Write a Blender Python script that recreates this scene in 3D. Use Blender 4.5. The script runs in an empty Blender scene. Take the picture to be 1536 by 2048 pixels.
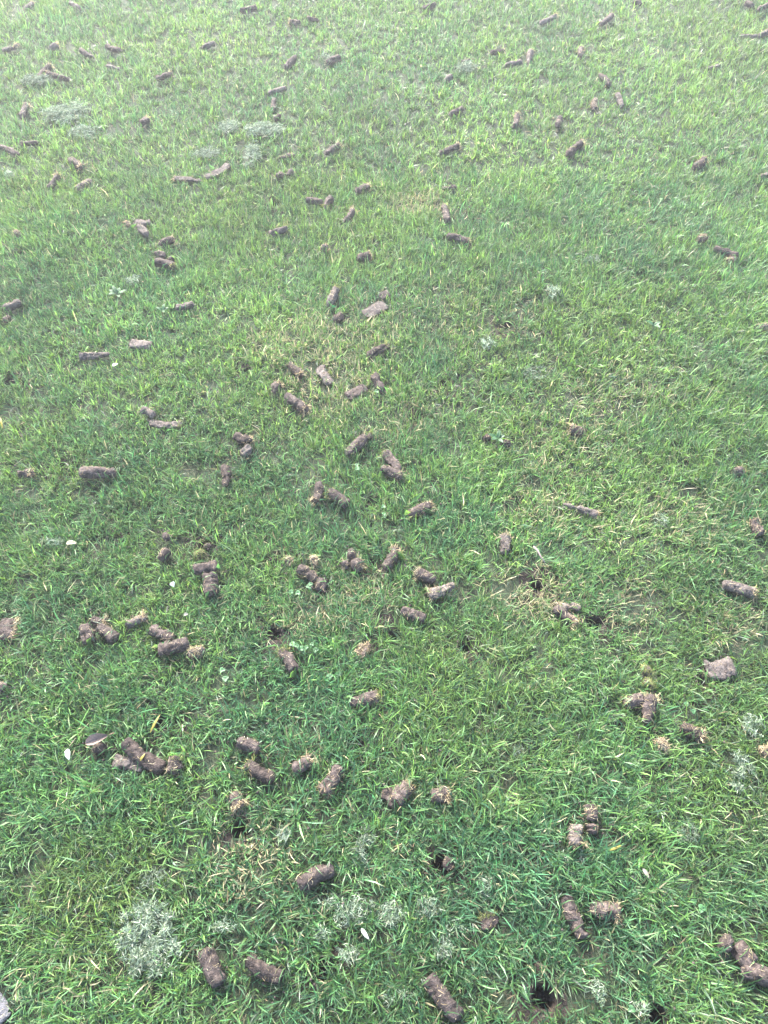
import bpy, math, random
import numpy as np
from mathutils import Vector
R = math.radians
scene = bpy.context.scene
col = scene.collection

# ------------------------------------------------------------------ camera
CAM_H = 1.30; PITCH = R(55.5); LENS = 26.0; SENS = 34.6
cam_d = bpy.data.cameras.new('camera'); cam_d.lens = LENS
cam_d.sensor_fit = 'VERTICAL'; cam_d.sensor_height = SENS; cam_d.sensor_width = SENS*0.75
cam_d.clip_start = 0.02; cam_d.clip_end = 400
cam = bpy.data.objects.new('camera', cam_d); col.objects.link(cam)
cam.location = (0, 0, CAM_H); cam.rotation_euler = (R(90)-PITCH, 0, 0)
scene.camera = cam

# ------------------------------------------------------------------ light
SUN_EL = R(40); SUN_AZ = R(-22)          # azimuth measured from +Y towards +X
world = bpy.data.worlds.new('World'); scene.world = world; world.use_nodes = True
nt = world.node_tree; nt.nodes.clear()
sky = nt.nodes.new('ShaderNodeTexSky'); sky.sky_type = 'NISHITA'; sky.sun_disc = False
sky.sun_elevation = SUN_EL; sky.sun_rotation = SUN_AZ
sky.air_density = 1.0; sky.dust_density = 3.0; sky.ozone_density = 1.0
bg = nt.nodes.new('ShaderNodeBackground'); bg.inputs['Strength'].default_value = 0.085
wo = nt.nodes.new('ShaderNodeOutputWorld')
nt.links.new(sky.outputs[0], bg.inputs[0]); nt.links.new(bg.outputs[0], wo.inputs[0])
sd = bpy.data.lights.new('sun', 'SUN'); sd.energy = 1.5; sd.angle = R(10); sd.color = (1.0, 0.97, 0.93)
so = bpy.data.objects.new('sun', sd); col.objects.link(so)
sv = Vector((math.sin(SUN_AZ)*math.cos(SUN_EL), math.cos(SUN_AZ)*math.cos(SUN_EL), math.sin(SUN_EL)))
so.rotation_euler = sv.to_track_quat('Z', 'Y').to_euler(); so.location = (-2, 3, 5)
scene.view_settings.view_transform = 'Standard'; scene.view_settings.look = 'None'
scene.view_settings.gamma = 1; scene.view_settings.use_curve_mapping = False
scene.view_settings.exposure = 3.5

# ------------------------------------------------------------------ helpers
rng = np.random.default_rng(7)
FPX = LENS/SENS*2048.0
CP, SP = math.cos(PITCH), math.sin(PITCH)
def at(px, py, z=0.0):
    """ground point seen at a pixel of the photograph"""
    u = (np.asarray(px, float)-768)/FPX; v = (np.asarray(py, float)-1024)/FPX
    dz = -SP - v*CP; dy = CP - v*SP; t = (z-CAM_H)/dz
    return u*t, dy*t
def depth_at(py):
    return CAM_H/(SP+(py-1024)/FPX*CP)
def to_px(x, y, z=0.0):
    rz = z-CAM_H; d = y*CP - rz*SP; up = y*SP + rz*CP
    return 768+FPX*x/d, 1024-FPX*up/d

def _hash(ix, iy, iz, seed):
    h = (ix*374761393 + iy*668265263 + iz*2147483647 + seed*1274126177) & 0xffffffff
    h = ((h ^ (h >> 13))*1274126177) & 0xffffffff
    return ((h ^ (h >> 16)) & 0xffff)/65535.0
def noise(p, scale=1.0, seed=0):
    p = np.asarray(p, float)/scale
    i = np.floor(p).astype(np.int64); f = p-i; f = f*f*(3-2*f)
    r = 0
    for a in (0, 1):
        for b in (0, 1):
            for c in (0, 1):
                w = (f[..., 0] if a else 1-f[..., 0])*(f[..., 1] if b else 1-f[..., 1])*(f[..., 2] if c else 1-f[..., 2])
                r = r + w*_hash(i[..., 0]+a, i[..., 1]+b, i[..., 2]+c, seed)
    return r
def n2(x, y, scale, seed):
    x = np.asarray(x, float); y = np.asarray(y, float)
    return noise(np.stack([x, y, np.full_like(x, 0.37*scale)], -1), scale, seed)
def ground_z(x, y):
    return 0.016*(n2(x, y, .42, 1)-.5) + 0.009*(n2(x, y, .13, 2)-.5)

def make_mesh(name, co, faces_idx, faces_n, colors=None, smooth=True, mat=None):
    me = bpy.data.meshes.new(name)
    me.vertices.add(len(co)); me.vertices.foreach_set('co', np.ascontiguousarray(co, dtype=np.float32).ravel())
    fi = np.ascontiguousarray(faces_idx, dtype=np.int32).ravel(); fn = np.asarray(faces_n, dtype=np.int32)
    me.loops.add(len(fi)); me.loops.foreach_set('vertex_index', fi)
    me.polygons.add(len(fn)); st = np.concatenate([[0], np.cumsum(fn)[:-1]]).astype(np.int32)
    me.polygons.foreach_set('loop_start', st)
    me.polygons.foreach_set('loop_total', fn)
    me.polygons.foreach_set('use_smooth', np.full(len(fn), smooth, dtype=bool))
    me.update(calc_edges=True)
    if colors is not None:
        ca = me.color_attributes.new('tint', 'FLOAT_COLOR', 'POINT')
        c4 = np.ones((len(co), 4), dtype=np.float32); c4[:, :3] = colors
        ca.data.foreach_set('color', c4.ravel())
    if mat: me.materials.append(mat)
    me.validate(verbose=False)
    return me
def obj(name, me, parent=None, **props):
    o = bpy.data.objects.new(name, me); col.objects.link(o)
    if parent is not None: o.parent = parent
    for k, v in props.items():
        if v is not None: o[k] = v
    return o

def ribbons(root, azim, tilt0, tilt1, length, width, twist, nseg, curl=None, zmin=None):
    """blades as tapering ribbons; returns (N, nverts, 3) and face template"""
    N = len(root); seg = length/nseg
    pts = [root.copy()]; p = root.copy()
    for k in range(nseg):
        f = (k+.5)/nseg
        t = tilt0+(tilt1-tilt0)*f
        a = azim + (0 if curl is None else curl*f)
        d = np.stack([np.cos(a)*np.sin(t), np.sin(a)*np.sin(t), np.cos(t)], -1)
        p = p + d*seg[:, None]
        pts.append(p.copy())
    pa = azim+np.pi/2
    w = np.stack([np.cos(pa)*np.cos(twist), np.sin(pa)*np.cos(twist), np.sin(twist)], -1)
    prof = {1: [1], 2: [.8, 1.0], 3: [.75, 1.0, .8], 4: [.7, 1, .95, .65]}[nseg]
    vs = []
    for k in range(nseg):
        hw = (width*.5*prof[k])[:, None]
        vs.append(pts[k]-w*hw); vs.append(pts[k]+w*hw)
    vs.append(pts[-1])
    return np.stack(vs, 1)
def ribbon_faces(N, nseg):
    nv = 2*nseg+1
    base = (np.arange(N)*nv)[:, None]
    idx = []; cnt = []
    for k in range(nseg-1):
        idx += [2*k, 2*k+1, 2*k+3, 2*k+2]; cnt.append(4)
    idx += [2*nseg-2, 2*nseg-1, 2*nseg]; cnt.append(3)
    return (base+np.array(idx)[None, :]).ravel(), np.tile(cnt, N)
def ribbon_t(nseg):
    return np.array([k/nseg for k in range(nseg) for _ in (0, 1)]+[1.0])

# ------------------------------------------------------------------ materials
def new_mat(name):
    m = bpy.data.materials.new(name); m.use_nodes = True
    t = m.node_tree; b = t.nodes['Principled BSDF']; return m, t, b
def leaf_mat(name, rough=.42, trans=.35, spec=.5, tint_noise=True):
    m, t, b = new_mat(name)
    a = t.nodes.new('ShaderNodeAttribute'); a.attribute_name = 'tint'
    b.inputs['Roughness'].default_value = rough
    b.inputs['Specular IOR Level'].default_value = spec
    tr = t.nodes.new('ShaderNodeBsdfTranslucent'); mx = t.nodes.new('ShaderNodeMixShader')
    hs = t.nodes.new('ShaderNodeHueSaturation'); hs.inputs['Saturation'].default_value = 1.15; hs.inputs['Value'].default_value = 1.5
    hs.inputs['Hue'].default_value = .485
    mx.inputs[0].default_value = trans
    t.links.new(a.outputs['Color'], b.inputs['Base Color'])
    t.links.new(a.outputs['Color'], hs.inputs['Color']); t.links.new(hs.outputs[0], tr.inputs['Color'])
    t.links.new(b.outputs[0], mx.inputs[1]); t.links.new(tr.outputs[0], mx.inputs[2])
    t.links.new(mx.outputs[0], t.nodes['Material Output'].inputs['Surface'])
    return m
M_GRASS = leaf_mat('grass_blades', .42, .38, .45)
M_DRY = leaf_mat('dry_grass', .7, .25, .2)
M_LEAF = leaf_mat('leaf_green', .45, .3, .45)

def soil_mat(name, dark, mid, pale, scale=120):
    m, t, b = new_mat(name); N = t.nodes; L = t.links
    tc = N.new('ShaderNodeTexCoord')
    oi = N.new('ShaderNodeObjectInfo')
    off = N.new('ShaderNodeVectorMath'); off.operation = 'ADD'
    sc = N.new('ShaderNodeMath'); sc.operation = 'MULTIPLY'; sc.inputs[1].default_value = 9
    L.new(oi.outputs['Random'], sc.inputs[0]); L.new(tc.outputs['Object'], off.inputs[0]); L.new(sc.outputs[0], off.inputs[1])
    n1 = N.new('ShaderNodeTexNoise'); n1.inputs['Scale'].default_value = scale; n1.inputs['Detail'].default_value = 6; n1.inputs['Roughness'].default_value = .65
    n2_ = N.new('ShaderNodeTexNoise'); n2_.inputs['Scale'].default_value = scale*6; n2_.inputs['Detail'].default_value = 4
    n3 = N.new('ShaderNodeTexVoronoi'); n3.inputs['Scale'].default_value = scale*3.5
    for n in (n1, n2_, n3): L.new(off.outputs[0], n.inputs['Vector'])
    cr = N.new('ShaderNodeValToRGB'); e = cr.color_ramp.elements
    e[0].position = .32; e[0].color = (*dark, 1); e[1].position = .68; e[1].color = (*pale, 1)
    k = e.new(.5); k.color = (*mid, 1)
    ad = N.new('ShaderNodeMath'); ad.operation = 'ADD'
    m2 = N.new('ShaderNodeMath'); m2.operation = 'MULTIPLY_ADD'; m2.inputs[1].default_value = .45; m2.inputs[2].default_value = -.225
    L.new(n2_.outputs['Fac'], m2.inputs[0]); L.new(n1.outputs['Fac'], ad.inputs[0]); L.new(m2.outputs[0], ad.inputs[1])
    L.new(ad.outputs[0], cr.inputs[0])
    hv = N.new('ShaderNodeHueSaturation'); mr = N.new('ShaderNodeMapRange')
    mr.inputs['To Min'].default_value = .78; mr.inputs['To Max'].default_value = 1.22
    L.new(oi.outputs['Random'], mr.inputs['Value']); L.new(mr.outputs[0], hv.inputs['Value'])
    L.new(cr.outputs[0], hv.inputs['Color']); L.new(hv.outputs[0], b.inputs['Base Color'])
    b.inputs['Roughness'].default_value = .85; b.inputs['Specular IOR Level'].default_value = .3
    bp = N.new('ShaderNodeBump'); bp.inputs['Strength'].default_value = .8; bp.inputs['Distance'].default_value = .0012
    s2 = N.new('ShaderNodeMath'); s2.operation = 'ADD'; L.new(ad.outputs[0], s2.inputs[0]); L.new(n3.outputs['Distance'], s2.inputs[1])
    L.new(s2.outputs[0], bp.inputs['Height']); L.new(bp.outputs[0], b.inputs['Normal'])
    return m
M_SOIL = {
 'm': soil_mat('soil_core', (.017, .012, .010), (.046, .034, .029), (.105, .081, .070)),
 'd': soil_mat('soil_core_moist', (.012, .008, .0065), (.031, .022, .018), (.074, .055, .046)),
 'p': soil_mat('soil_core_dried', (.036, .0285, .0245), (.080, .065, .056), (.150, .126, .110)),
}
M_SOIL['g'] = soil_mat('soil_grey', (.060, .058, .060), (.105, .102, .108), (.17, .165, .175))
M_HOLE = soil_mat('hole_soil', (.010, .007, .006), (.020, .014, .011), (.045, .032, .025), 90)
def ground_mat():
    m, t, b = new_mat('soil_and_thatch'); N = t.nodes; L = t.links
    g = N.new('ShaderNodeNewGeometry')
    n = N.new('ShaderNodeTexNoise'); n.inputs['Scale'].default_value = 260; n.inputs['Detail'].default_value = 8; n.inputs['Roughness'].default_value = .7
    n_ = N.new('ShaderNodeTexNoise'); n_.inputs['Scale'].default_value = 5; n_.inputs['Detail'].default_value = 3
    L.new(g.outputs['Position'], n.inputs['Vector']); L.new(g.outputs['Position'], n_.inputs['Vector'])
    cr = N.new('ShaderNodeValToRGB'); e = cr.color_ramp.elements
    e[0].position = .35; e[0].color = (.016, .013, .009, 1); e[1].position = .7; e[1].color = (.070, .062, .034, 1)
    k = e.new(.52); k.color = (.024, .034, .014, 1)
    L.new(n.outputs['Fac'], cr.inputs[0])
    mx = N.new('ShaderNodeMix'); mx.data_type = 'RGBA'; mx.inputs[7].default_value = (.022, .042, .016, 1)
    L.new(n_.outputs['Fac'], mx.inputs[0]); L.new(cr.outputs[0], mx.inputs[6]); L.new(mx.outputs[2], b.inputs['Base Color'])
    b.inputs['Roughness'].default_value = .9
    bp = N.new('ShaderNodeBump'); bp.inputs['Distance'].default_value = .004; bp.inputs['Strength'].default_value = 1
    L.new(n.outputs['Fac'], bp.inputs['Height']); L.new(bp.outputs[0], b.inputs['Normal'])
    return m
M_GROUND = ground_mat()

# ------------------------------------------------------------------ the things, as read off the lawn
# x1,y1,x2,y2 (axis ends), shape, tone, width factor, tuft at end 2 (0 none, s straw, g green), label
# shapes: c core, t core tapering at end 1, b crumbly short piece, f flattened slab, h shaggy thatch ball
CORES = [
 (46,15,64,3,'c','p',.9,'s','pale stubby soil core at the top left corner, second nearest the left edge'),
 (138,3,160,15,'b','p',.9,0,'faded soil piece at the top edge tilting down to the right'),
 (480,23,514,18,'c','m',1,0,'plain horizontal soil core alone near the top edge left of centre'),
 (602,42,576,42,'b','m',1,'s','humped soil core at top with pale straw on its left end'),
 (612,34,638,38,'b','d',.75,0,'low dark crumb of soil sunk in grass near the top centre'),
 (845,13,872,8,'b','m',1,0,'small knobbly soil core at the top edge right of centre'),
 (1078,48,1116,26,'c','p',.8,'s','slim pale soil core with straw tip slanting up right near the top'),
 (1199,50,1223,31,'c','m',1,'s','short soil core with pale tip pointing up right near top edge'),
 (1266,0,1286,4,'b','m',.8,0,'soil fragment cut by the top edge of the picture'),
 (1491,3,1508,14,'b','m',1,0,'dull soil lump at the top right corner, left of its neighbour'),
 (1517,20,1540,8,'c','m',.9,0,'soil core cut off by the top right corner'),
 (1482,70,1516,69,'c','p',.7,0,'thin level soil core at the right edge near the top'),
 (1519,68,1538,60,'b','p',.9,'s','strawy soil lump touching the right edge near the top'),
 (1160,112,1163,94,'c','m',.95,'s','tiny upright soil core with a pointed straw tip at top right'),
 (4,99,26,92,'b','p',.9,0,'pale lumpy soil piece at the left edge near the top'),
 (25,92,36,84,'h','p',.7,0,'straw topped crumb touching the pale lump at the left edge'),
 (98,96,117,88,'b','p',1,'s','small pale soil stub in the top left, left of the pointed one'),
 (187,111,162,99,'t','m',.95,0,'wedge shaped soil core at top left with a spiky left tip'),
 (241,104,214,93,'c','d',1,0,'dark rounded soil core at top left above a pale sunken one'),
 (211,129,242,137,'f','p',.8,0,'pale soil piece half sunk in grass below a dark rounded core'),
 (405,93,429,84,'c','p',.9,0,'lone faded soil core standing in light grass, upper left of centre'),
 (312,156,343,146,'c','m',1.05,'s','ribbed soil core with frayed right end, alone in upper left'),
 (76,150,100,130,'c','m',1,'s','straw topped soil core leaning up behind a flat dark one, top left'),
 (137,156,94,146,'c','d',.9,'s','flat dark soil core lying in front of a straw topped one'),
 (43,231,53,209,'c','p',1,'s','upright striped soil core with straw cap near the left edge'),
 (279,248,298,236,'b','m',1,'s','small lone soil stub right of the upper left grass clippings'),
 (570,133,592,110,'c','m',.95,0,'bent soil core slanting up right near top, left of centre'),
 (654,123,680,111,'c','m',.95,0,'soil core with a dark squared right end near the top centre'),
 (536,182,572,174,'c','p',.85,0,'straight pale topped soil core lying level above an upright one'),
 (546,216,548,196,'c','m',.8,0,'slim upright soil core just under the straight level one'),
 (548,240,560,229,'b','d',.7,0,'dark soil crumb just above the bright upper clippings'),
 (980,106,1010,99,'b','d',.8,'s','dark clod with long pale stalks sticking out, upper right of centre'),
 (890,163,905,151,'b','p',.9,0,'pale sunken soil stub in upper centre grass, left of dried clippings'),
 (923,126,942,118,'b','m',.8,0,'small soil piece tucked against whitish clippings, upper centre right'),
 (900,231,925,217,'c','m',.9,0,'half hidden soil core in darker grass, upper centre right'),
 (1011,130,1044,124,'c','p',.95,0,'pale level soil core butting against an upright conical one'),
 (1058,127,1062,104,'t','p',1,'s','conical upright soil core with a straw tip at upper right'),
 (1199,148,1221,168,'c','m',.95,0,'soil core slanting down right above two short upright ones'),
 (1187,216,1190,195,'h','m',.8,0,'stringy dark soil stub, left of a pale upright core'),
 (1244,211,1234,186,'c','p',.85,'g','pale upright soil core with yellowish cap, right of stringy stub'),
 (1027,256,1034,234,'c','m',.95,'s','upright reddish soil core with straw cap, upper right of centre'),
 (1111,254,1122,237,'b','m',1,0,'short fuzzy soil stub between an upright core and darker grass'),
 (1416,130,1441,123,'f','p',.8,0,'faint flattened soil scrap in the yellow green upper right grass'),
 (1132,315,1167,280,'c','d',1,'s','long dark ridged soil core with straw cap slanting up right'),
 (1385,341,1408,322,'c','d',1.15,'s','thick dark soil stub with straw crown, alone at upper right'),
 (1520,356,1538,351,'b','p',.8,0,'pale soil nub at the right edge below the upper right corner'),
 (651,306,679,290,'c','m',1,'s','short soil core tilting up right in upper centre, left of pair'),
 (880,303,918,291,'c','m',.95,'s','ribbed soil core nearly level with a frayed right tip, upper centre'),
 (558,316,590,311,'h','p',.65,0,'stringy flat soil scrap above two small pale crumbs'),
 (35,307,-2,291,'c','m',.9,0,'mottled soil core at left edge slanting down right, upper left'),
 (38,285,74,281,'c','m',.7,0,'low thin soil core just right of a mottled one, upper left'),
 (139,317,164,336,'c','m',1.05,'s','soil core with shaggy straw right end, topmost of three at left'),
 (98,374,116,351,'c','m',1,'s','dull soil core leaning up right, leftmost of three at left'),
 (151,377,182,357,'h','p',.9,0,'straw covered soil core, lowest of three at left'),
 (402,361,346,356,'f','p',.95,'s','flattened pale soil strip with frayed left end beside a wider slab'),
 (408,355,460,328,'f','p',1.45,0,'wide flattened soil slab tilted up right below the bright clippings'),
 (250,450,262,447,'h','p',.9,0,'straw tufted crumb at the left of a knobbly pale clod'),
 (268,440,300,440,'f','p',1.4,0,'knobbly pale flat clod, the upper big one in the left group'),
 (278,450,296,472,'b','p',.95,0,'lower lobe hanging from the knobbly pale clod at left'),
 (318,484,348,477,'c','m',.95,'s','soil core with fluffy straw right end above stacked round pieces'),
 (311,502,329,511,'b','m',1.05,0,'rounded soil piece lying on the yellow ended core, left of centre'),
 (336,516,345,514,'b','m',.85,0,'tiny round soil ball behind the yellow ended core'),
 (309,522,348,530,'c','m',1.1,'g','soil core with a yellow right end, lowest in its left group'),
 (28,466,38,465,'h','p',.9,0,'small ball of pale matted straw near the left edge'),
 (6,614,40,602,'c','p',1,0,'greyish soil core at left edge covered by dry blades'),
 (6,640,18,628,'b','d',.8,0,'dark sunken soil lump under the greyish core at left edge'),
 (350,611,387,606,'c','p',.85,0,'dry pale soil core lying level alone, left of centre'),
 (551,356,568,350,'b','m',.9,0,'left one of two small soil crumbs in upper centre'),
 (573,351,587,344,'b','p',.85,0,'right and paler one of two small soil crumbs in upper centre'),
 (714,380,738,369,'c','m',1.1,'s','stubby soil core with rounded right end, alone in upper centre'),
 (612,396,645,402,'c','m',.9,0,'soil core leading left to right into an upright yellow tipped one'),
 (662,392,650,413,'c','m',1,'g','upright soil core with yellow green lower end beside a level one'),
 (688,442,707,421,'c','m',1,'s','soil core slanting up right with pale lower face, upper centre'),
 (537,463,574,453,'c','p',1,'g','striped pale soil core with green tufted right end, upper centre'),
 (884,372,914,368,'f','d',.75,0,'dark low soil scrap partly hidden in grass, right of centre'),
 (894,444,889,412,'c','m',1,'s','upright speckled soil core with spiky straw top right of centre'),
 (893,476,938,485,'c','m',1.05,'s','dark brown soil core nearly level below the speckled upright one'),
 (648,500,652,490,'b','p',1,'s','soil core seen end on with a straw ring, upper centre'),
 (716,517,741,508,'c','d',1.1,'s','smooth dark soil stub with tufted right end, centre of upper lawn'),
 (656,606,674,575,'c','p',1,'g','mottled soil core slanting up right beside the big folded slab'),
 (668,639,684,628,'c','d',1.1,0,'short wrinkled dark soil core directly below the mottled slanting one'),
 (757,588,780,586,'f','m',1.35,0,'darker upper part of the folded soil slab at centre'),
 (728,625,774,604,'f','p',1.75,0,'big pale folded slab of soil lying flat at centre'),
 (1395,483,1411,475,'h','m',1,0,'shaggy low soil clod left of a long two toned core'),
 (1427,498,1474,516,'c','m',1,0,'long grey brown soil core with a crack, at right, upper half'),
 (1470,516,1456,525,'b','p',.9,'s','straw faced stub under the right end of the long cracked core'),
 (1520,656,1540,652,'h','p',.9,0,'strawy soil lump cut by the right edge, upper third'),
 (257,679,302,682,'f','p',1.35,0,'smooth oval slab of soil pressed flat, left of centre'),
 (218,706,160,713,'t','p',.85,0,'long half round soil core with pale top beside a white petal'),
 (283,816,306,829,'c','p',.95,0,'short soil core with pale left end above a long flat piece'),
 (294,841,362,841,'f','p',.95,'g','long flat soil piece with a yellow spot on its right end'),
 (468,866,503,882,'b','d',1,'s','crumbly dark soil lump with grass stuck on, left of centre'),
 (481,908,501,890,'b','p',1,0,'broken creamy pale piece below the crumbly dark lump'),
 (449,970,449,930,'t','d',1.05,0,'smooth dark pointed soil core standing upright, left of centre'),
 (34,944,63,941,'c','m',.9,'s','small soil core near the left edge with a grass stem across'),
 (160,946,229,943,'c','m',1.2,0,'thick level soil core flecked with straw, left side of middle'),
 (737,707,776,690,'c','d',1,'g','grey soil core with a mossy yellow green right end, centre'),
 (579,727,603,751,'c','d',1,'s','dark soil core slanting down right with straw across it'),
 (642,725,660,762,'f','p',1.15,0,'pale trodden soil core in straw coloured grass at centre'),
 (765,779,749,750,'c','m',1,'g','soil core with yellowish upper left tip, right of curled slab'),
 (691,787,731,766,'f','m',1.25,0,'curled brown slab like a shell, left of a tipped core'),
 (546,782,560,764,'b','m',1,'s','small stub above the left end of the long diagonal core'),
 (572,788,613,818,'c','m',1.05,'s','diagonal soil core running down right with tufted lower end, centre'),
 (694,908,729,874,'c','m',1.05,0,'cylindrical soil core slanting up right towards a mossy crumb'),
 (731,877,746,863,'b','d',.8,'g','mossy soil crumb at the upper end of a slanting core'),
 (797,940,770,903,'c','m',1.05,'g','soil core with yellow tufted upper left end at centre'),
 (764,938,802,953,'c','m',1,'s','soil core crossing the foot of the yellow tufted one'),
 (640,970,630,1004,'c','m',1,'s','nearly upright soil core, left one of the pair below centre'),
 (695,1011,656,987,'c','m',1.1,'g','soil core with green mossy upper end, right one of the pair'),
 (818,1029,865,1011,'c','m',1.05,'s','clean soil core with straw fringe at its right end, at centre'),
 (1164,866,1139,860,'c','m',1.1,'s','lone humped soil core with straw strands on its left, right half'),
 (1471,947,1490,934,'b','m',1,'g','small soil core sunk in lush grass near the right edge'),
 (1128,1007,1197,1027,'t','p',.85,'s','long narrow pale soil core with dry tail, right of centre'),
 (1521,1066,1510,1038,'c','m',1.05,'s','upright soil core with big star of straw at right edge'),
 (325,1076,343,1069,'b','m',.9,0,'little smooth soil crumb above a rounded one, left half'),
 (321,1118,335,1099,'c','m',1,0,'rounded streaky soil stub just below the little smooth crumb'),
 (398,1114,408,1106,'h','d',1.1,0,'mossy green topped soil plug above the cracked core'),
 (408,1092,422,1088,'b','m',.7,0,'thin scrap of soil behind the mossy topped plug'),
 (388,1138,434,1130,'c','m',1.15,0,'dark bent upper half of the cracked soil core at left'),
 (420,1149,423,1188,'c','m',1.3,0,'thick lower half of the cracked soil core with pale root strands'),
 (-14,1250,30,1248,'f','m',2.2,'s','large flat slab of soil cut by the left edge'),
 (176,1233,210,1237,'f','m',.9,'s','thin tilted soil piece behind two blocky cores, left'),
 (168,1252,178,1282,'c','m',1.15,0,'blocky soil core, left one of two touching in the left group'),
 (194,1252,230,1276,'c','m',1.15,0,'blocky soil core with root hairs, right one of two touching'),
 (251,1243,290,1228,'c','p',1,'s','soil core with spiky straw on top between two clusters'),
 (342,1276,301,1256,'c','m',1.15,0,'flat faced soil core behind the plump one, left group'),
 (318,1302,376,1285,'c','m',1.25,0,'plump speckled soil core in the middle of the left cluster'),
 (374,1304,409,1300,'h','p',1,0,'fibrous straw filled soil piece at the right of the plump core'),
 (180,1496,212,1490,'b','d',.9,0,'dark lump of soil under the curled brown leaf'),
 (966,874,981,877,'b','d',.9,0,'dark soil lump left of the flat bladed weed, right of centre'),
 (1004,886,1022,889,'b','d',.9,0,'dark soil lump right of the flat bladed weed, right of centre'),
 (-30,1985,0,2046,'f','g',1.5,0,'grey slab of soil cut by the bottom left corner'),
 (-6,1376,10,1370,'b','m',1,0,'soil lump at the left edge below the large slab'),
 (572,1121,583,1118,'b','p',.7,'s','tan scrap of soil left of a straw ball'),
 (622,1125,636,1118,'h','p',1,0,'ball of fine straw above a dark slanting core'),
 (632,1159,598,1137,'c','m',1,0,'dark soil core slanting down right below the straw ball'),
 (638,1180,647,1158,'c','m',1.05,0,'short rounded core at the lower end of a slanting one'),
 (694,1112,712,1108,'b','m',1.25,0,'round lump at the back of the three lobed cluster'),
 (688,1138,690,1122,'b','m',1,0,'small left lobe of the three lobed cluster'),
 (702,1134,726,1126,'b','m',1.4,'s','largest front right lobe of the three lobed cluster'),
 (771,1138,793,1099,'c','m',1.1,'s','upright tan capped soil core right of the three lobed cluster'),
 (869,1162,832,1147,'c','m',1.15,'s','thick soil core with a grassy left end above a cone'),
 (907,1170,858,1189,'t','p',1.1,'s','cone shaped soil core tapering right with bright straw left end'),
 (803,1221,849,1239,'c','m',1,0,'lone pitted soil core slanting down right, just below centre'),
 (589,1340,565,1298,'c','m',1.1,'g','soil core with green sprig at its upper left end'),
 (700,1404,757,1391,'t','m',1.15,'g','bullet shaped soil core with tufted right end, lower middle'),
 (716,1308,742,1285,'h','m',.8,0,'scattered shaggy soil scraps with upright yellow blades, lower middle'),
 (1011,1106,1011,1072,'c','p',1,'s','upright soil core with fuzzy tan top, left of the twig'),
 (1162,1210,1115,1210,'f','p',1.0,'s','upper straw faced arm of the hooked pair at right'),
 (1110,1216,1152,1247,'c','m',1.1,'s','lower arm of the hooked pair slanting to straw tip'),
 (1448,1166,1512,1184,'c','p',1,'s','long soil core with long straw tail at the right edge'),
 (1414,1336,1472,1326,'f','p',1.75,0,'broad flat heart shaped slab of soil at lower right'),
 (1285,1350,1296,1335,'h','m',1,0,'mossy topped crumb, topmost of the lower right column'),
 (1294,1374,1304,1362,'h','m',.9,0,'shaggy crumb between the mossy crumb and the V pair'),
 (1284,1402,1248,1408,'c','m',1.1,'g','level soil core with bright yellow left end in the V pair'),
 (1292,1447,1299,1398,'t','m',1.2,'s','pointed upright soil core with straw crown in the V pair'),
 (1362,1453,1407,1477,'c','d',1,'s','dark soil core ending in a bright straw brush, lower right'),
 (1317,1496,1328,1486,'h','p',1,0,'lone pale ball of straw matted soil at lower right'),
 (1521,1507,1540,1500,'h','m',1,0,'straw covered lump cut by the right edge, lower right'),
 (1183,1640,1180,1612,'c','m',1.1,0,'cracked soil core standing behind a straw footed one'),
 (1182,1668,1184,1648,'b','m',1,0,'broken off lower stub of the cracked core'),
 (1152,1650,1156,1694,'c','p',1.25,'s','pale streaked soil core with straw at its lower end'),
 (251,1484,326,1536,'c','d',1.2,0,'longest soil core, cracked in three, at lower left'),
 (345,1545,350,1515,'c','m',1.1,'g','upright core with green straw top at the longest core end'),
 (222,1520,285,1528,'f','p',1,0,'sunken flat soil strip under the longest cracked core'),
 (474,1484,515,1497,'c','m',1.05,0,'plain soil core above a larger grass topped one, lower left'),
 (545,1557,493,1528,'c','d',1.15,'g','big soil core with green clippings on its upper left end'),
 (465,1588,480,1614,'c','m',1.1,'s','short core facing down with a ring of straw'),
 (588,1538,622,1517,'c','m',1.1,'s','stubby core with grass wrapped over, left of smooth slanting one'),
 (680,1534,645,1583,'c','m',1.15,'s','smooth soil core slanting up right with straw foot, lower middle'),
 (770,1572,794,1606,'f','m',1.35,0,'left lobe of the heart shaped clod in lower middle'),
 (792,1604,818,1568,'c','m',1.15,'s','right lobe of the heart shaped clod with straw tip'),
 (864,1588,899,1590,'c','m',1.1,'s','short barrel shaped core with straw right end, lower middle'),
 (598,1771,664,1735,'c','m',1.25,0,'ragged wedge of soil slanting up right, bottom middle'),
 (893,1738,902,1712,'b','d',.9,0,'dark crumbling soil at the rim of a deep hole'),
 (408,1899,438,1968,'c','m',1.2,0,'upright soil core with pale specks right of the big clippings'),
 (494,1920,562,1958,'c','d',1.15,0,'soil core split by a pale root at the bottom left'),
 (856,1955,920,2034,'c','m',1.25,0,'largest bottom core, cracked twice, slanting down right'),
 (984,1856,974,1822,'f','m',1.4,'g','blunt flat soil piece with grassy upper left, bottom right of centre'),
 (1131,1793,1166,1874,'c','m',1.1,0,'long soil core wrapped in pale roots, bottom right'),
 (1181,1816,1236,1824,'c','m',1.2,'s','level soil core with feathery straw right end, bottom right'),
 (1438,1882,1456,1896,'b','m',1.4,0,'upper blocky end of the broken chain at bottom right'),
 (1470,1892,1502,1928,'c','m',1.3,0,'middle segment of the broken chain at bottom right'),
 (1482,1938,1550,1962,'c','m',1.35,0,'last segment of the broken chain, cut by the right edge'),
]
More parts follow.
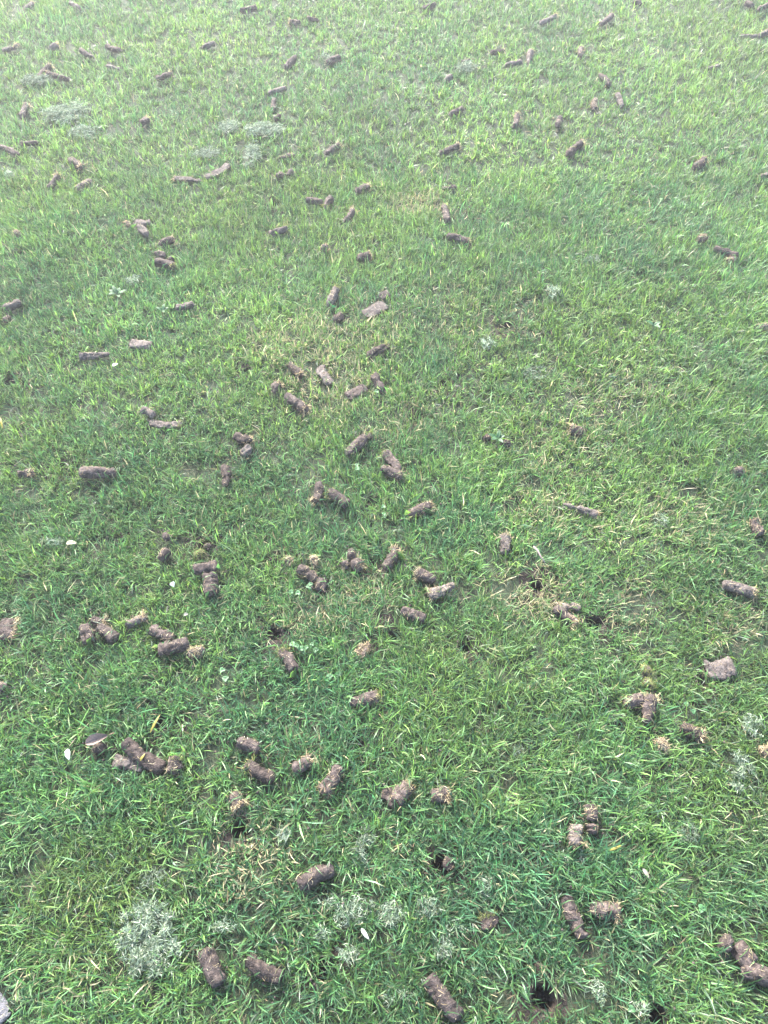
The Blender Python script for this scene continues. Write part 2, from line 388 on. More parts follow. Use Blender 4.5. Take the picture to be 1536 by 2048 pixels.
HOLES = [(20,765,1.2),(130,931,1),(495,742,.8),(885,770,.9),(840,838,.9),(1206,896,.9),(1353,898,1),(745,1010,.9),(895,1015,.8),(412,1093,1),(233,1083,.8),
 (1072,1174,1),(1190,1248,1),(790,1275,1.1),(548,1268,.9),(748,1128,.8),(1060,1045,.7),(1207,1422,1),(320,1445,1.1),(710,1490,1.25),(896,1526,1.1),(480,1660,1.2),
 (886,1728,1.3),(1092,1764,1.0),(650,1937,1.3),(1088,1995,1.3),(1308,2032,1.3),(550,410,.7),(1012,655,1.0),(1400,1365,.8),(110,388,.7),(930,1295,.8),(555,1130,.8)]
# cx, cy, half width, half height (px), tilt deg, amount, tone, label
CLIPS = [
 (302,1866,74,62,0,1.6,1.0,'biggest mound of pale dried grass clippings at the bottom left'),
 (292,1930,60,28,10,.9,.85,'loose lower fringe of clippings below the biggest pale mound'),
 (300,1762,34,34,0,.35,.7,'thin dark strewn clippings just above the biggest pale mound'),
 (770,1822,38,30,20,.9,.95,'bright whitish tuft of clippings in the bottom centre, left of petal tip'),
 (690,1815,48,34,0,.6,.9,'wide loose clippings between the bottom centre tuft and the wedge core'),
 (735,1690,26,40,-20,.5,.8,'upright streak of clippings below the heart shaped clod'),
 (850,1812,34,30,0,.45,.9,'wispy clippings right of the bright bottom centre tuft'),
 (700,1905,30,30,40,.5,.95,'fan of pale clippings below the slender white petal'),
 (880,1895,26,32,30,.5,.8,'grey clippings above the largest bottom core'),
 (968,1772,26,24,0,.55,.8,'small grey clippings heap right of the deepest hole'),
 (642,1868,16,22,0,.45,1.,'small pale wisp of clippings left of the slender petal'),
 (910,1850,22,22,0,.35,.9,'faint clippings left of the blunt flat soil piece'),
 (800,1990,34,26,0,.3,.8,'scattered clippings left of the largest bottom core'),
 (1278,2015,20,18,0,.4,1.0,'little white wisp of clippings at the bottom right of centre'),
 (1200,1985,22,28,0,.4,.95,'wisp of clippings at the bottom between two holes'),
 (1510,1452,24,22,0,.9,1.0,'bright clump of clippings near the lower right edge, uppermost there'),
 (1480,1545,30,42,-20,.95,.95,'tall clump of clippings at the lower right edge'),
 (1370,1660,26,30,0,.4,.75,'dull grey clippings in the lower right, below the tall clump'),
 (1150,1715,26,16,0,.6,.85,'grey clippings under the straw footed pale core'),
 (1040,1502,16,14,0,.35,.75,'tiny grey clippings puff below centre right'),
 (560,1668,20,16,0,.4,.85,'small puff of clippings below the smooth slanting core'),
 (440,1852,32,10,0,.5,.9,'low strip of clippings right of the biggest mound'),
 (132,225,48,20,-12,1.0,1.0,'large bluish clippings patch in the upper left'),
 (172,262,38,12,12,.9,1.0,'lower bluish clippings streak in the upper left'),
 (68,154,36,11,15,1.0,.9,'clippings spread left of the straw topped soil core'),
 (530,258,42,15,-12,1.2,1.05,'bright clippings patch in upper middle, right hand one'),
 (460,250,22,12,-10,.8,1.0,'smaller clippings patch left of the bright one, upper middle'),
 (505,308,18,26,20,.9,1.0,'clippings streak right of the wide flattened slab'),
 (410,302,30,13,20,.8,.85,'greyish clippings above the wide flattened slab'),
 (935,132,22,14,0,.8,.95,'whitish clippings at the upper centre right among dark grass'),
 (265,556,12,10,0,1.0,1.05,'small whitish puff of clippings left of centre, upper half'),
 (1106,588,16,11,-30,1.1,1.1,'small whitish puff of clippings right of centre, upper half'),
 (1181,523,16,9,0,.8,.8,'small blue grey puff of clippings in upper right'),
 (976,688,13,11,0,1.1,1.15,'tiny starry white puff of clippings right of centre'),
 (1325,1038,13,16,0,.4,.9,'faint whitish clippings in lush grass at right'),
 (105,1082,30,7,8,.5,.9,'thin trail of clippings leading to a pale dry leaf'),
 (15,348,12,12,0,.7,1.0,'whitish clippings puff at the left edge, upper half'),
 (650,110,14,9,0,.6,.85,'bluish clippings at the left of a squared soil core, top'),
 (1075,745,26,14,0,.35,.8,'dull clippings in grass below the starry puff'),
]
# colour zones of the sward: cx, cy, rx, ry (px), kind, strength
ZONES = [
 (655,690,110,75,'straw',.32),(650,770,80,70,'straw',.38),(500,400,200,110,'yellow',.5),(700,480,170,90,'yellow',.6),(1000,300,160,110,'yellow',.5),(600,720,220,140,'yellow',.5),(1150,780,230,180,'yellow',.5),(1250,1000,200,90,'yellow',.4),(560,690,70,40,'straw',.3),(835,410,55,22,'straw',.5),
 (780,840,110,50,'straw',.15),(1200,720,170,120,'yellow',.6),(1210,800,120,50,'straw',.22),(1120,900,120,90,'straw',.18),(1060,1190,80,50,'straw',.45),
 (1010,1170,55,30,'bare',.75),(1080,1010,60,70,'straw',.3),(700,1200,90,50,'straw',.25),(620,1240,90,30,'straw',.25),(990,1400,200,200,'olive',.6),(1350,1050,150,60,'straw',.18),
 (170,1790,190,120,'olive',.8),(150,1950,130,60,'straw',.12),(8,2010,28,60,'bare',1.0),(500,1720,60,60,'bare',.12),(500,1720,70,80,'straw',.35),
 (650,1560,420,170,'blue',.7),(800,1820,600,190,'blue',.9),(1350,870,200,140,'lush',.8),(1300,650,200,160,'lush',.5),(1480,300,160,200,'lush',.5),
 (1400,120,200,100,'yellow',.7),(1100,250,120,80,'yellow',.2),(350,100,150,70,'yellow',.5),(420,620,160,80,'yellow',.4),(150,800,150,90,'yellow',.4),
 (420,1480,200,120,'blue',.5),(900,640,160,60,'straw',.12),(560,1450,80,60,'bare',.1),(1500,1620,120,200,'olive',.3),(690,240,80,30,'yellow',.5),
 (1260,1215,60,60,'straw',.3),(150,560,190,120,'blue',.8),(330,960,220,110,'blue',.7),(640,960,150,90,'blue',.5),(950,770,150,60,'blue',.6),(900,470,90,50,'blue',.4),(1180,420,160,60,'blue',.5),(700,130,150,60,'blue',.5),(850,1060,200,60,'blue',.5),(1300,500,150,60,'blue',.5),(120,1400,160,90,'blue',.5),(1470,1250,60,40,'straw',.3),(640,330,80,40,'yellow',.5),(130,330,120,90,'yellow',.5),(1020,660,70,35,'bare',.5),
]
def zone(px, py, kind):
    r = np.zeros_like(px)
    for cx, cy, rx, ry, k, s in ZONES:
        if k == kind:
            d = np.sqrt(((px-cx)/rx)**2+((py-cy)/ry)**2)
            r = np.maximum(r, s*np.clip(1.45-d, 0, 1))
    return r

# ------------------------------------------------------------------ the setting: ground with real holes
hole_pts = []
for hx, hy, s in HOLES:
    x, y = at(hx, hy); hole_pts.append((float(x), float(y), .0125*s))
def build_ground():
    step = .02
    xs = np.arange(-3.0, 3.0+step/2, step); ys = np.arange(-1.0, 5.0+step/2, step)
    X, Y = np.meshgrid(xs, ys); Z = ground_z(X, Y)
    nx, ny = len(xs), len(ys)
    co = np.stack([X, Y, Z], -1).reshape(-1, 3)
    I, J = np.meshgrid(np.arange(nx-1), np.arange(ny-1))
    keep = np.ones_like(I, bool); patches = []
    for x, y, r in hole_pts:
        i = int(round((x+3)/step)); j = int(round((y+1)/step))
        if not keep[j-2:j+2, i-2:i+2].all(): continue
        keep[j-2:j+2, i-2:i+2] = False; patches.append((i, j, x, y, r))
    I = I[keep]; J = J[keep]; a = J*nx+I
    f = np.stack([a, a+1, a+nx+1, a+nx], -1)
    # far skirt to the horizon
    n0 = len(co); B = 150.
    ext = np.array([[-3, -1, 0], [3, -1, 0], [3, 5, 0], [-3, 5, 0], [-B, -B, 0], [B, -B, 0], [B, B, 0], [-B, B, 0]], float)
    for k, (i, j) in enumerate([(0, 0), (nx-1, 0), (nx-1, ny-1), (0, ny-1)]): ext[k, 2] = -.03
    ext[4:, 2] = -.03
    # outer ring starts a little inside and below the fine sheet, so no gap opens
    ext[:4, 0] *= .99; ext[0, 1] += .02; ext[1, 1] += .02; ext[2, 1] -= .02; ext[3, 1] -= .02
    sk = np.array([[0, 1, 5, 4], [1, 2, 6, 5], [2, 3, 7, 6], [3, 0, 4, 7]])+n0
    sk = sk[:, ::-1]
    co = np.vstack([co, ext]); f = np.vstack([f, sk])
    me = make_mesh('ground', co, f, np.full(len(f), 4), None, True, M_GROUND)
    g = obj('ground', me, kind='structure')
    for i, j, x, y, r in patches:
        # square border (16 grid points) -> round mouth -> shaft
        ring = [(i-2+k, j-2) for k in range(4)]+[(i+2, j-2+k) for k in range(4)]+[(i+2-k, j+2) for k in range(4)]+[(i-2, j+2-k) for k in range(4)]
        v = [(xs[a_], ys[b_], float(Z[b_, a_])) for a_, b_ in ring]
        an = [math.atan2(p[1]-y, p[0]-x) for p in v]; zc = float(ground_z(x, y))
        for rr, dz in ((1.35, .000), (1.0, -.006), (.92, -.018), (.95, -.035), (.85, -.055), (.5, -.062)):
            for a_ in an:
                q = r*rr*(1+.12*math.sin(3*a_+i)+.06*math.sin(5*a_+j))
                v.append((x+q*math.cos(a_), y+q*math.sin(a_), zc+dz))
        v.append((x, y, zc-.064)); fi = []; fn = []
        for k in range(6):
            for q in range(16):
                q2 = (q+1) % 16
                fi += [k*16+q, k*16+q2, (k+1)*16+q2, (k+1)*16+q]; fn.append(4)
        for q in range(16): fi += [6*16+q, 6*16+(q+1) % 16, 7*16]; fn.append(3)
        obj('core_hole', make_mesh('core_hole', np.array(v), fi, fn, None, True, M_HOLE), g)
    return g
ground = build_ground()

# ------------------------------------------------------------------ strands: straw, roots, clippings
STRAW = np.array([(.42, .34, .19), (.30, .23, .13), (.50, .43, .27), (.22, .17, .10)])
GREENT = np.array([(.20, .22, .07), (.13, .18, .05), (.30, .28, .11), (.10, .14, .04)])
CLIP = np.array([(.17, .23, .16), (.23, .29, .21), (.09, .13, .08), (.34, .37, .28), (.05, .08, .045), (.12, .16, .09)])
def strand_mesh(name, root, azim, t0, t1, ln, wd, palette, mat, curl, nseg=3, vjit=.25):
    N = len(root)
    v = ribbons(root, azim, t0, t1, ln, wd, rng.uniform(-1.2, 1.2, N), nseg, curl)
    c = palette[rng.integers(0, len(palette), N)]*rng.uniform(1-vjit, 1+vjit, N)[:, None]
    fi, fn = ribbon_faces(N, nseg)
    return make_mesh(name, v.reshape(-1, 3), fi, fn, np.repeat(c, 2*nseg+1, 0), True, mat)

# ------------------------------------------------------------------ soil cores
core_info = []      # for pressing the grass: x, y, dirx, diry, half length, half width, z bottom, z top
def soil_core(spec, idx):
    x1, y1, x2, y2, shape, tone, wf, tuft, label = spec
    r = .0104*wf
    zc = .019
    ax, ay = at(x1, y1, zc); bx, by = at(x2, y2, zc)
    ax, ay, bx, by = map(float, (ax, ay, bx, by))
    L = math.hypot(bx-ax, by-ay); ang = math.atan2(by-ay, bx-ax)
    L = max(L+(.004 if shape in 'ct' else 0), .016)
    cx, cy = (ax+bx)/2, (ay+by)/2
    if L > .105: L = .105
    flat = 1.0; hw = r
    if shape == 'f': hw = r*1.0; flat = .42/max(wf, .8)*1.15
    rh = r*flat
    gz = float(ground_z(cx, cy))
    tilt = 0 if shape == 'f' else rng.uniform(-.10, .10)
    # mesh in local coordinates, x along the axis
    nr = int(np.clip(L/.0023, 12, 34) if y1 > 700 else np.clip(L/.004, 9, 18)); ns = 24 if y1 > 700 else 18
    t = np.linspace(0, 1, nr); th = np.linspace(0, 2*np.pi, ns, endpoint=False)
    T, TH = np.meshgrid(t, th, indexing='ij')
    endr = .28*r*2/L
    prof = np.ones_like(T)
    pw = rng.uniform(2.6, 5.5) if shape in 'cft' else 2.4
    e0 = np.clip(T/min(.45, endr*(2.2 if shape == 'b' else 1)), 0, 1); e1 = np.clip((1-T)/min(.45, endr*(2.2 if shape in 'bh' else 1)), 0, 1)
    prof *= (1-(1-e0)**pw)**(1/2.2)*(1-(1-e1)**pw)**(1/2.2)
    if shape == 'c': prof *= 1-rng.uniform(-.05, .28)*np.clip((.35-T)/.35, 0, 1)**1.3-rng.uniform(0, .12)*np.clip((T-.7)/.3, 0, 1)
    if shape == 't': prof *= np.clip(.38+.75*T**.55, 0, 1)
    if shape == 'c': prof *= 1+.025*np.sin(T*rng.uniform(3, 8)+rng.uniform(0, 6))
    X = (T-.5)*L
    bend = rng.uniform(-.05, .05)*L*(np.cos((T-.5)*np.pi))
    if shape == 'f': bend *= 2
    seed = idx*13+5
    # out-of-round
    oor = 1+.10*np.sin(TH+rng.uniform(0, 6))+.06*np.sin(2*TH+rng.uniform(0, 6))
    if shape in 'f': oor *= 1+.16*np.sin(3*TH+T*5+seed)*.6
    Yc = np.cos(TH)*prof*oor; Zc = np.sin(TH)*prof*oor
    P = np.stack([X, Yc*hw+bend, Zc*rh], -1)
    q = P+np.array([idx*.31, idx*.17, 0])
    amp = {'c': .0014, 't': .0011, 'b': .0030, 'f': .0016, 'h': .0036}[shape]*min(1, L/.03)
    d = (noise(q, .016 if shape in 'ctf' else .009, seed)-.5)*amp*(1.3 if shape in 'ct' else 2) + (noise(q, .0048, seed+1)-.5)*max(amp, .0012)*1.1 + (noise(q, .0022, seed+2)-.5)*.0016
    # transverse cracks
    ncr = 0 if shape in 'bh' else int(rng.integers(1, 4)) if L > .035 else int(rng.integers(0, 2))
    if 'cracked' in label: ncr = 3
    for _ in range(ncr):
        ct = rng.uniform(.2, .8); wob = .05*np.sin(TH+rng.uniform(0, 6))+.16*(noise(q, .012, seed+5)-.5)
        dist = np.abs(T-ct-wob)*L
        part = np.clip(np.sin(TH*.5+rng.uniform(0, 3))**2*1.6, 0, 1)
        d -= rng.uniform(.0022, .0045)*np.exp(-(dist/.0009)**2)*part
    # longitudinal flakes
    fl = noise(np.stack([q[..., 0]*.35, q[..., 1], q[..., 2]], -1), .004, seed+8)
    d -= .0018*np.clip((fl-.60)*14, 0, 1)
    bite = noise(q, .013, seed+11); d -= .0045*np.clip((bite-.70)*7, 0, 1)
    dirn = np.stack([np.zeros_like(T), np.cos(TH), np.sin(TH)], -1)
    P = P+dirn*d[..., None]*np.clip(prof*1.4, 0, 1)[..., None]
    P[..., 0] += (noise(q, .006, seed+9)-.5)*.005*(1-np.minimum(e0, e1))
    rest = (.006 if shape == 'f' else .0065)+rng.uniform(-.002, .0015)
    P[..., 2] += rh+rest+P[..., 0]*tilt
    co = P.reshape(-1, 3)
    c0 = P[0].mean(0)-np.array([.0004, 0, 0]); c1 = P[-1].mean(0)+np.array([.0004, 0, 0])
    co = np.vstack([co, c0, c1]); n0 = nr*ns
    fi = []; fn = []
    a = (np.arange(nr-1)[:, None]*ns+np.arange(ns)[None, :]); b = (np.arange(nr-1)[:, None]*ns+(np.arange(ns)+1)[None, :] % ns)
    quads = np.stack([a, a+ns, b+ns, b], -1).reshape(-1, 4)
    quads = quads[:, ::-1]
    k = np.arange(ns); k2 = (k+1) % ns
    tri0 = np.stack([np.full(ns, n0), k2, k], -1); tri1 = np.stack([np.full(ns, n0+1), (nr-1)*ns+k, (nr-1)*ns+k2], -1)
    fi = np.concatenate([quads.ravel(), tri0.ravel()[::1], tri1.ravel()])
    fn = np.concatenate([np.full(len(quads), 4), np.full(2*ns, 3)])
    me = make_mesh('soil_core', co, fi, fn, None, True, M_SOIL[tone])
    nm = {'f': 'soil_slab', 'h': 'thatch_clod'}.get(shape, 'soil_core')
    o = obj(nm, me, label=label, category={'f': 'soil slab', 'h': 'soil clod'}.get(shape, 'soil core'),
            group='pulled soil cores scattered over the lawn')
    o.location = (cx, cy, gz); o.rotation_euler = (0, 0, ang)
    # straw tuft at end 2
    if tuft:
        n = int(100*wf) if y2 > 900 else int(80*wf)
        thick = 1.0 if y2 > 900 else 1.5
        rr = np.sqrt(rng.uniform(0, 1, n))*r*1.0; ta = rng.uniform(0, 2*np.pi, n)
        root = np.stack([np.full(n, L*.5-.004)-rng.uniform(0, .006, n), np.cos(ta)*rr*(hw/r), np.sin(ta)*rr*flat+rh+rest+tilt*L*.5], -1)
        azim = rng.normal(0, .75, n)+np.cos(ta)*.5
        t0 = np.clip(np.pi/2-np.sin(ta)*.7+rng.normal(0, .35, n), .1, 2.4); t1 = t0+rng.normal(.1, .7, n)
        ln = rng.uniform(.005, .013, n); long = rng.random(n) < .12; ln[long] *= 1.9
        root[:, 2] = np.maximum(root[:, 2], .006)
        m = strand_mesh('thatch_tuft', root, azim, t0, t1, ln, rng.uniform(.0005, .0010, n)*thick, STRAW if tuft == 's' else GREENT, M_DRY, rng.normal(0, .9, n))
        obj('thatch_tuft', m, o, kind='stuff')
    # fibres on the skin
    nf = {'c': 16, 't': 14, 'b': 10, 'f': 12, 'h': 190}[shape]
    if 'straw' in label and shape not in 'h': nf += 20
    if y1 > 1050: nf = int(nf*1.3)
    tt = rng.uniform(.06, .94, nf); tha = rng.uniform(.1*np.pi, .9*np.pi, nf) if shape != 'h' else rng.uniform(-.15*np.pi, 1.15*np.pi, nf)
    ii = (tt*(nr-1)).astype(int); jj = ((tha % (2*np.pi))/(2*np.pi)*ns).astype(int) % ns
    root = P[ii, jj]+np.stack([0*tt, np.cos(tha)*.0006, np.sin(tha)*.0008], -1)
    azim = rng.uniform(0, 2*np.pi, nf)
    # lie along the surface: tilt follows the tangent
    out = np.stack([0*tha, np.cos(tha), np.sin(tha)], -1)
    hd = np.stack([np.cos(azim), np.sin(azim)], -1)
    t0 = np.pi/2-rng.uniform(-.05, .35, nf)+np.clip(hd[:, 1]*np.cos(tha), -1, 1)*.9
    ln = rng.uniform(.004, .012, nf)*(1 if shape != 'h' else .9)
    m = strand_mesh('root_fibres', root, azim, t0, t0+rng.normal(.15, .4, nf), ln, rng.uniform(.00035, .0008, nf), GREENT if 'mossy' in label else STRAW*.95, M_DRY, rng.normal(0, 1.2, nf))
    obj('root_fibres', m, o, kind='stuff')
    core_info.append((cx, cy, math.cos(ang), math.sin(ang), L/2, hw, gz+rest, gz+rest+2*rh))
for i, s in enumerate(CORES): soil_core(s, i)

# ------------------------------------------------------------------ clippings
clip_info = []
def clipping(cx, cy, rx, ry, tilt, amount, tone, label):
    x, y = at(cx, cy, .02); x = float(x); y = float(y)
    dpx = depth_at(cy)/FPX
    x2, y2 = at(cx, cy-ry, .02); ly = abs(float(y2)-y); lx = rx*dpx
    area = math.pi*lx*ly
    n = int(area*1e4*42*amount); n = int(max(110, min(n*.75, 5200)))
    far = cy < 700
    if far: n = int(n*.6)
    a = rng.uniform(0, 2*np.pi, n*3); rr = np.sqrt(rng.uniform(0, 1, n*3))*rng.uniform(.75, 1.25, n*3)
    px = np.cos(a)*rr*lx; py = np.sin(a)*rr*ly
    ct, st = math.cos(R(-tilt)), math.sin(R(-tilt)); px, py = px*ct-py*st*lx/ly*.5, px*st*.6+py*ct
    dens = n2(px+x*3, py+y*3, .022 if amount < 1.3 or far else .05, 31)*.70+n2(px+x, py+y, .009, 32)*.55-.08+(.08 if amount > 1.3 else 0)
    k = dens > (.40+.22*rr**2+rng.normal(0, .05, len(rr)))
    px, py, dens, rr = px[k][:n], py[k][:n], dens[k][:n], rr[k][:n]
    n = len(px)
    hgt = .010+.028*np.clip(dens-.25, 0, 1)*rng.uniform(.5, 1.1, n)*(1-.5*rr**2)
    gz = float(ground_z(x, y)); rel = ground_z(px+x, py+y)-gz
    root = np.stack([px, py, rel+hgt], -1)
    m = strand_mesh('clippings', root, rng.uniform(0, 2*np.pi, n), rng.normal(1.25, .4, n), rng.normal(1.8, .4, n),
                    rng.uniform(.005, .012, n)*(1.3 if far else 1), rng.uniform(.0007, .0014, n)*(1.3 if far else 1), CLIP*tone*(1.1 if not far else 1.1), M_DRY, rng.normal(0, 1.5, n))
    o = obj('grass_clippings', m, label=label, category='grass clippings', group='dried grass clippings strewn on the lawn')
    o.location = (x, y, gz)
    clip_info.append((x, y, lx, ly, amount))
for c in CLIPS: clipping(*c)

# ------------------------------------------------------------------ leaves, petals, twig, weeds
def leaf_sheet(name, L, W, cup, curl, colr, fold=0, jag=0, n=11, m=7, colfn=None, mat=None, thick=.0004):
    """a thin leaf with real thickness, midrib along x"""
    u = np.linspace(0, 1, n); v = np.linspace(-1, 1, m); U, V = np.meshgrid(u, v, indexing='ij')
    w = W*np.sin(np.pi*U**.8)**.75*(1+jag*np.sin(U*23))
    X = U*L; Y = V*w; Z = cup*np.abs(V)**1.6*w+curl*np.sin(U*np.pi)*L+fold*U*U*L
    top = np.stack([X, Y, Z], -1).reshape(-1, 3); bot = top-np.array([0, 0, thick])
    co = np.vstack([top, bot]); N = n*m
    f = []
    for i in range(n-1):
        for j in range(m-1):
            a = i*m+j; f.append((a, a+m, a+m+1, a+1)); f.append((N+a, N+a+1, N+a+m+1, N+a+m))
    rim = [(0, j) for j in range(m)]+[(i, m-1) for i in range(1, n)]+[(n-1, j) for j in range(m-2, -1, -1)]+[(i, 0) for i in range(n-2, 0, -1)]
    ids = [i*m+j for i, j in rim]
    for k in range(len(ids)):
        a, b = ids[k], ids[(k+1) % len(ids)]; f.append((a, b, N+b, N+a))
    c = np.tile(np.array(colr), (len(co), 1))
    if colfn is not None: c = c*colfn(np.tile(U.ravel(), 2), np.tile(V.ravel(), 2))[:, None]
    return make_mesh(name, co, np.array(f), np.full(len(f), 4), c, True, mat or M_LEAF)
def put(o, px, py, z, rot):
    x, y = at(px, py, z); x = float(x); y = float(y)
    o.location = (x, y, float(ground_z(x, y))+z); o.rotation_euler = rot
vein = lambda U, V: 1-.25*np.exp(-(V/.12)**2)+.12*np.sin(U*40)*.5
# curled brown leaf: pale inner face, rust outer
o = obj('fallen_leaf', leaf_sheet('leaf_blade', .038, .0085, 1.1, .16, (.26, .20, .165), 0, .05, 19, 11, lambda U, V: (.62+.5*np.clip(1-U, 0, 1))*(1-.3*np.exp(-(V/.10)**2))*(1+.13*np.sin(U*45+6*np.abs(V)))*(1+.25*(n2(U*3, V*1.5, .3, 77)-.5)), M_DRY),
        label='curled brown dead leaf with pale inner face at the lower left', category='leaf')
put(o, 169, 1486, .026, (R(16), R(4), R(24)))
n = 3
obj('leaf_stalk', strand_mesh('leaf_stalk', np.array([[.039, 0, .002]]*n), np.array([0., .1, -.1]), np.array([1.5]*n), np.array([1.2]*n), np.array([.010]*n), np.array([.0011]*n), np.array([(.2, .13, .09)]), M_DRY, np.zeros(n)), o)
for px, py, L, W, rz, c, lab in [
    (133, 1496, .019, .0050, -70, (.50, .53, .48), 'clean white petal left of the curled brown leaf'),
    (722, 1856, .019, .0030, -50, (.45, .47, .42), 'slender white petal in the bottom centre clippings'),
    (224, 732, .015, .0038, 40, (.42, .44, .38), 'small white petal right of the long half round core'),
    (343, 1163, .012, .0050, -60, (.24, .30, .26), 'bluish white petal left of the thick cracked core'),
    (1284, 1738, .016, .0028, -60, (.27, .24, .20), 'thin cream petal scrap in the lower right grass'),
    (366, 1228, .009, .003, 20, (.22, .21, .17), 'tiny buff petal right of the spiky straw core')]:
    o = obj('petal', leaf_sheet('petal', L, W, .5, .05, c, 0, 0, 9, 5), label=lab, category='petal', group='pale petals dropped on the grass')
    put(o, px, py, .027, (R(8), R(5), R(rz)))
o = obj('dry_leaf', leaf_sheet('dry_leaf', .023, .0045, .5, .06, (.34, .31, .22), 0, .12, 11, 5, vein), label='pale papery leaf scrap at the left beside a trail of clippings', category='leaf')
put(o, 132, 1086, .026, (R(10), R(-10), R(-5)))
for px, py, L, rz, lab in [(300, 1466, .034, 65, 'yellow grass blade bent over the hole above the longest core'), (280, 1522, .014, 60, 'short yellow blade lying against the longest core'),
                           (4, 855, .03, 110, 'yellow dead blade at the left edge, middle of the lawn'), (1218, 1702, .020, 20, 'orange tinted blade right of the straw footed core')]:
    o = obj('yellow_blade', leaf_sheet('yellow_blade', L, .0019, .4, .12, (.36, .30, .06), 0, 0, 9, 3), label=lab, category='grass blade', group='single yellow blades on the green grass')
    put(o, px, py, .027, (R(10), R(-12), R(rz)))
# twig: a real tapering tube
def tube(name, pts, rad, mat, ns=8, tint=(.2, .15, .1)):
    pts = np.array(pts, float); n = len(pts); vs = []
    for i in range(n):
        d = pts[min(i+1, n-1)]-pts[max(i-1, 0)]; d /= np.linalg.norm(d)
        s = np.cross(d, (0, 0, 1)); s /= np.linalg.norm(s)+1e-9; u = np.cross(s, d)
        for k in range(ns):
            a = 2*np.pi*k/ns; vs.append(pts[i]+(s*math.cos(a)+u*math.sin(a))*rad[i])
    f = []
    for i in range(n-1):
        for k in range(ns): f.append((i*ns+k, i*ns+(k+1) % ns, (i+1)*ns+(k+1) % ns, (i+1)*ns+k))
    fi = [q for t_ in f for q in t_]; fn = [4]*len(f)
    fi += list(range(ns))[::-1]; fn.append(ns); fi += list(range((n-1)*ns, n*ns)); fn.append(ns)
    return make_mesh(name, np.array(vs), fi, fn, np.tile(np.array(tint), (len(vs), 1)), True, mat)
o = obj('twig', tube('twig', [(0, 0, 0), (.012, .001, .001), (.024, -.001, 0), (.038, .0005, -.004)], [.0019, .0022, .0017, .0012], M_DRY, 8, (.30, .24, .21)),
        label='short grey brown twig poking from thin grass, right of centre', category='twig')
put(o, 1067, 1094, .030, (0, R(4), R(-60)))

def stem_leaf(parent, name, base, azi, out, up, size, colr, lobes=3, W=.8):
    pts = [(0, 0, 0), (out*.4*math.cos(azi), out*.4*math.sin(azi), up*.6), (out*math.cos(azi), out*math.sin(azi), up)]
    st = obj('stem', tube('stem', [tuple(np.array(p)+base) for p in pts], [.0005, .0005, .0004], M_LEAF, 5, (.12, .2, .06)), parent)
    for k in range(lobes):
        a = azi+(k-(lobes-1)/2)*(2*math.pi/3 if lobes == 3 else 0)
        l = obj(name, leaf_sheet(name, size, size*W*.5, .35, .06, colr, 0, 0, 7, 5, vein), parent)
        l.location = tuple(np.array(pts[-1])+base); l.rotation_euler = (R(rng.uniform(-12, 12)), R(rng.uniform(-12, 4)), a)
for px, py, nl, lab in [(592, 1287, 3, 'clover with three leaves beside the green sprigged core'), (620, 1302, 4, 'larger clover right of the green sprigged core'), (672, 1358, 3, 'small clover above the bullet shaped core'),
                    (590, 1184, 2, 'clover left of the short rounded core'), (624, 1172, 2, 'clover leaf touching the short rounded core'), (724, 935, 1, 'single clover leaf left of the crossing cores'),
                    (767, 1024, 3, 'bluish clover left of the clean fringed core'), (1384, 1413, 2, 'bright clover above the dark brush ended core'), (1403, 1812, 2, 'clover in the lower right, above the broken chain'),
                    (705, 935, 1, 'tiny clover below the cylindrical slanting core'), (450, 1352, 2, 'clover in the lower left among long blades'), (1262, 2040, 2, 'clover cut by the bottom edge'), (762, 780, 1, 'clover leaf beside the yellow tipped core')]:
    x, y = at(px, py, .02); x = float(x); y = float(y)
    e = obj('clover', None, label=lab, category='clover', group='clovers among the grass'); e.location = (x, y, float(ground_z(x, y)))
    for k in range(nl):
        stem_leaf(e, 'leaflet', np.zeros(3), rng.uniform(0, 6.28), rng.uniform(.004, .014), rng.uniform(.016, .023), rng.uniform(.0045, .0068), tuple(np.array((.06, .15, .055))*rng.uniform(.85, 1.3)), 3, 1.1)
for px, py, s, nl, lab in [(235, 588, .8, 7, 'pale green broad leaved weed rosette in the left upper grass'), (325, 620, .6, 4, 'smaller broad leaved weed left of the dry pale core'), (1308, 652, .8, 3, 'broad leaved weed in the lush right hand grass'), (995, 880, .75, 5, 'flat bladed weed right of centre in thin grass')]:
    x, y = at(px, py, .02); x = float(x); y = float(y)
    e = obj('broadleaf_weed', None, label=lab, category='weed', group='broad leaved weeds among the grass'); e.location = (x, y, float(ground_z(x, y)))
    for k in range(nl):
        a = k*2.4+.4; l = obj('leaf', leaf_sheet('leaf', .030*s*rng.uniform(.8, 1.1), .0062*s, .35, .10, tuple(np.array((.05, .12, .045))*rng.uniform(.9, 1.25)), .1, 0, 9, 5, vein), e)
        l.location = (0, 0, .017+.002*k*.5); l.rotation_euler = (0, R(-18), a)

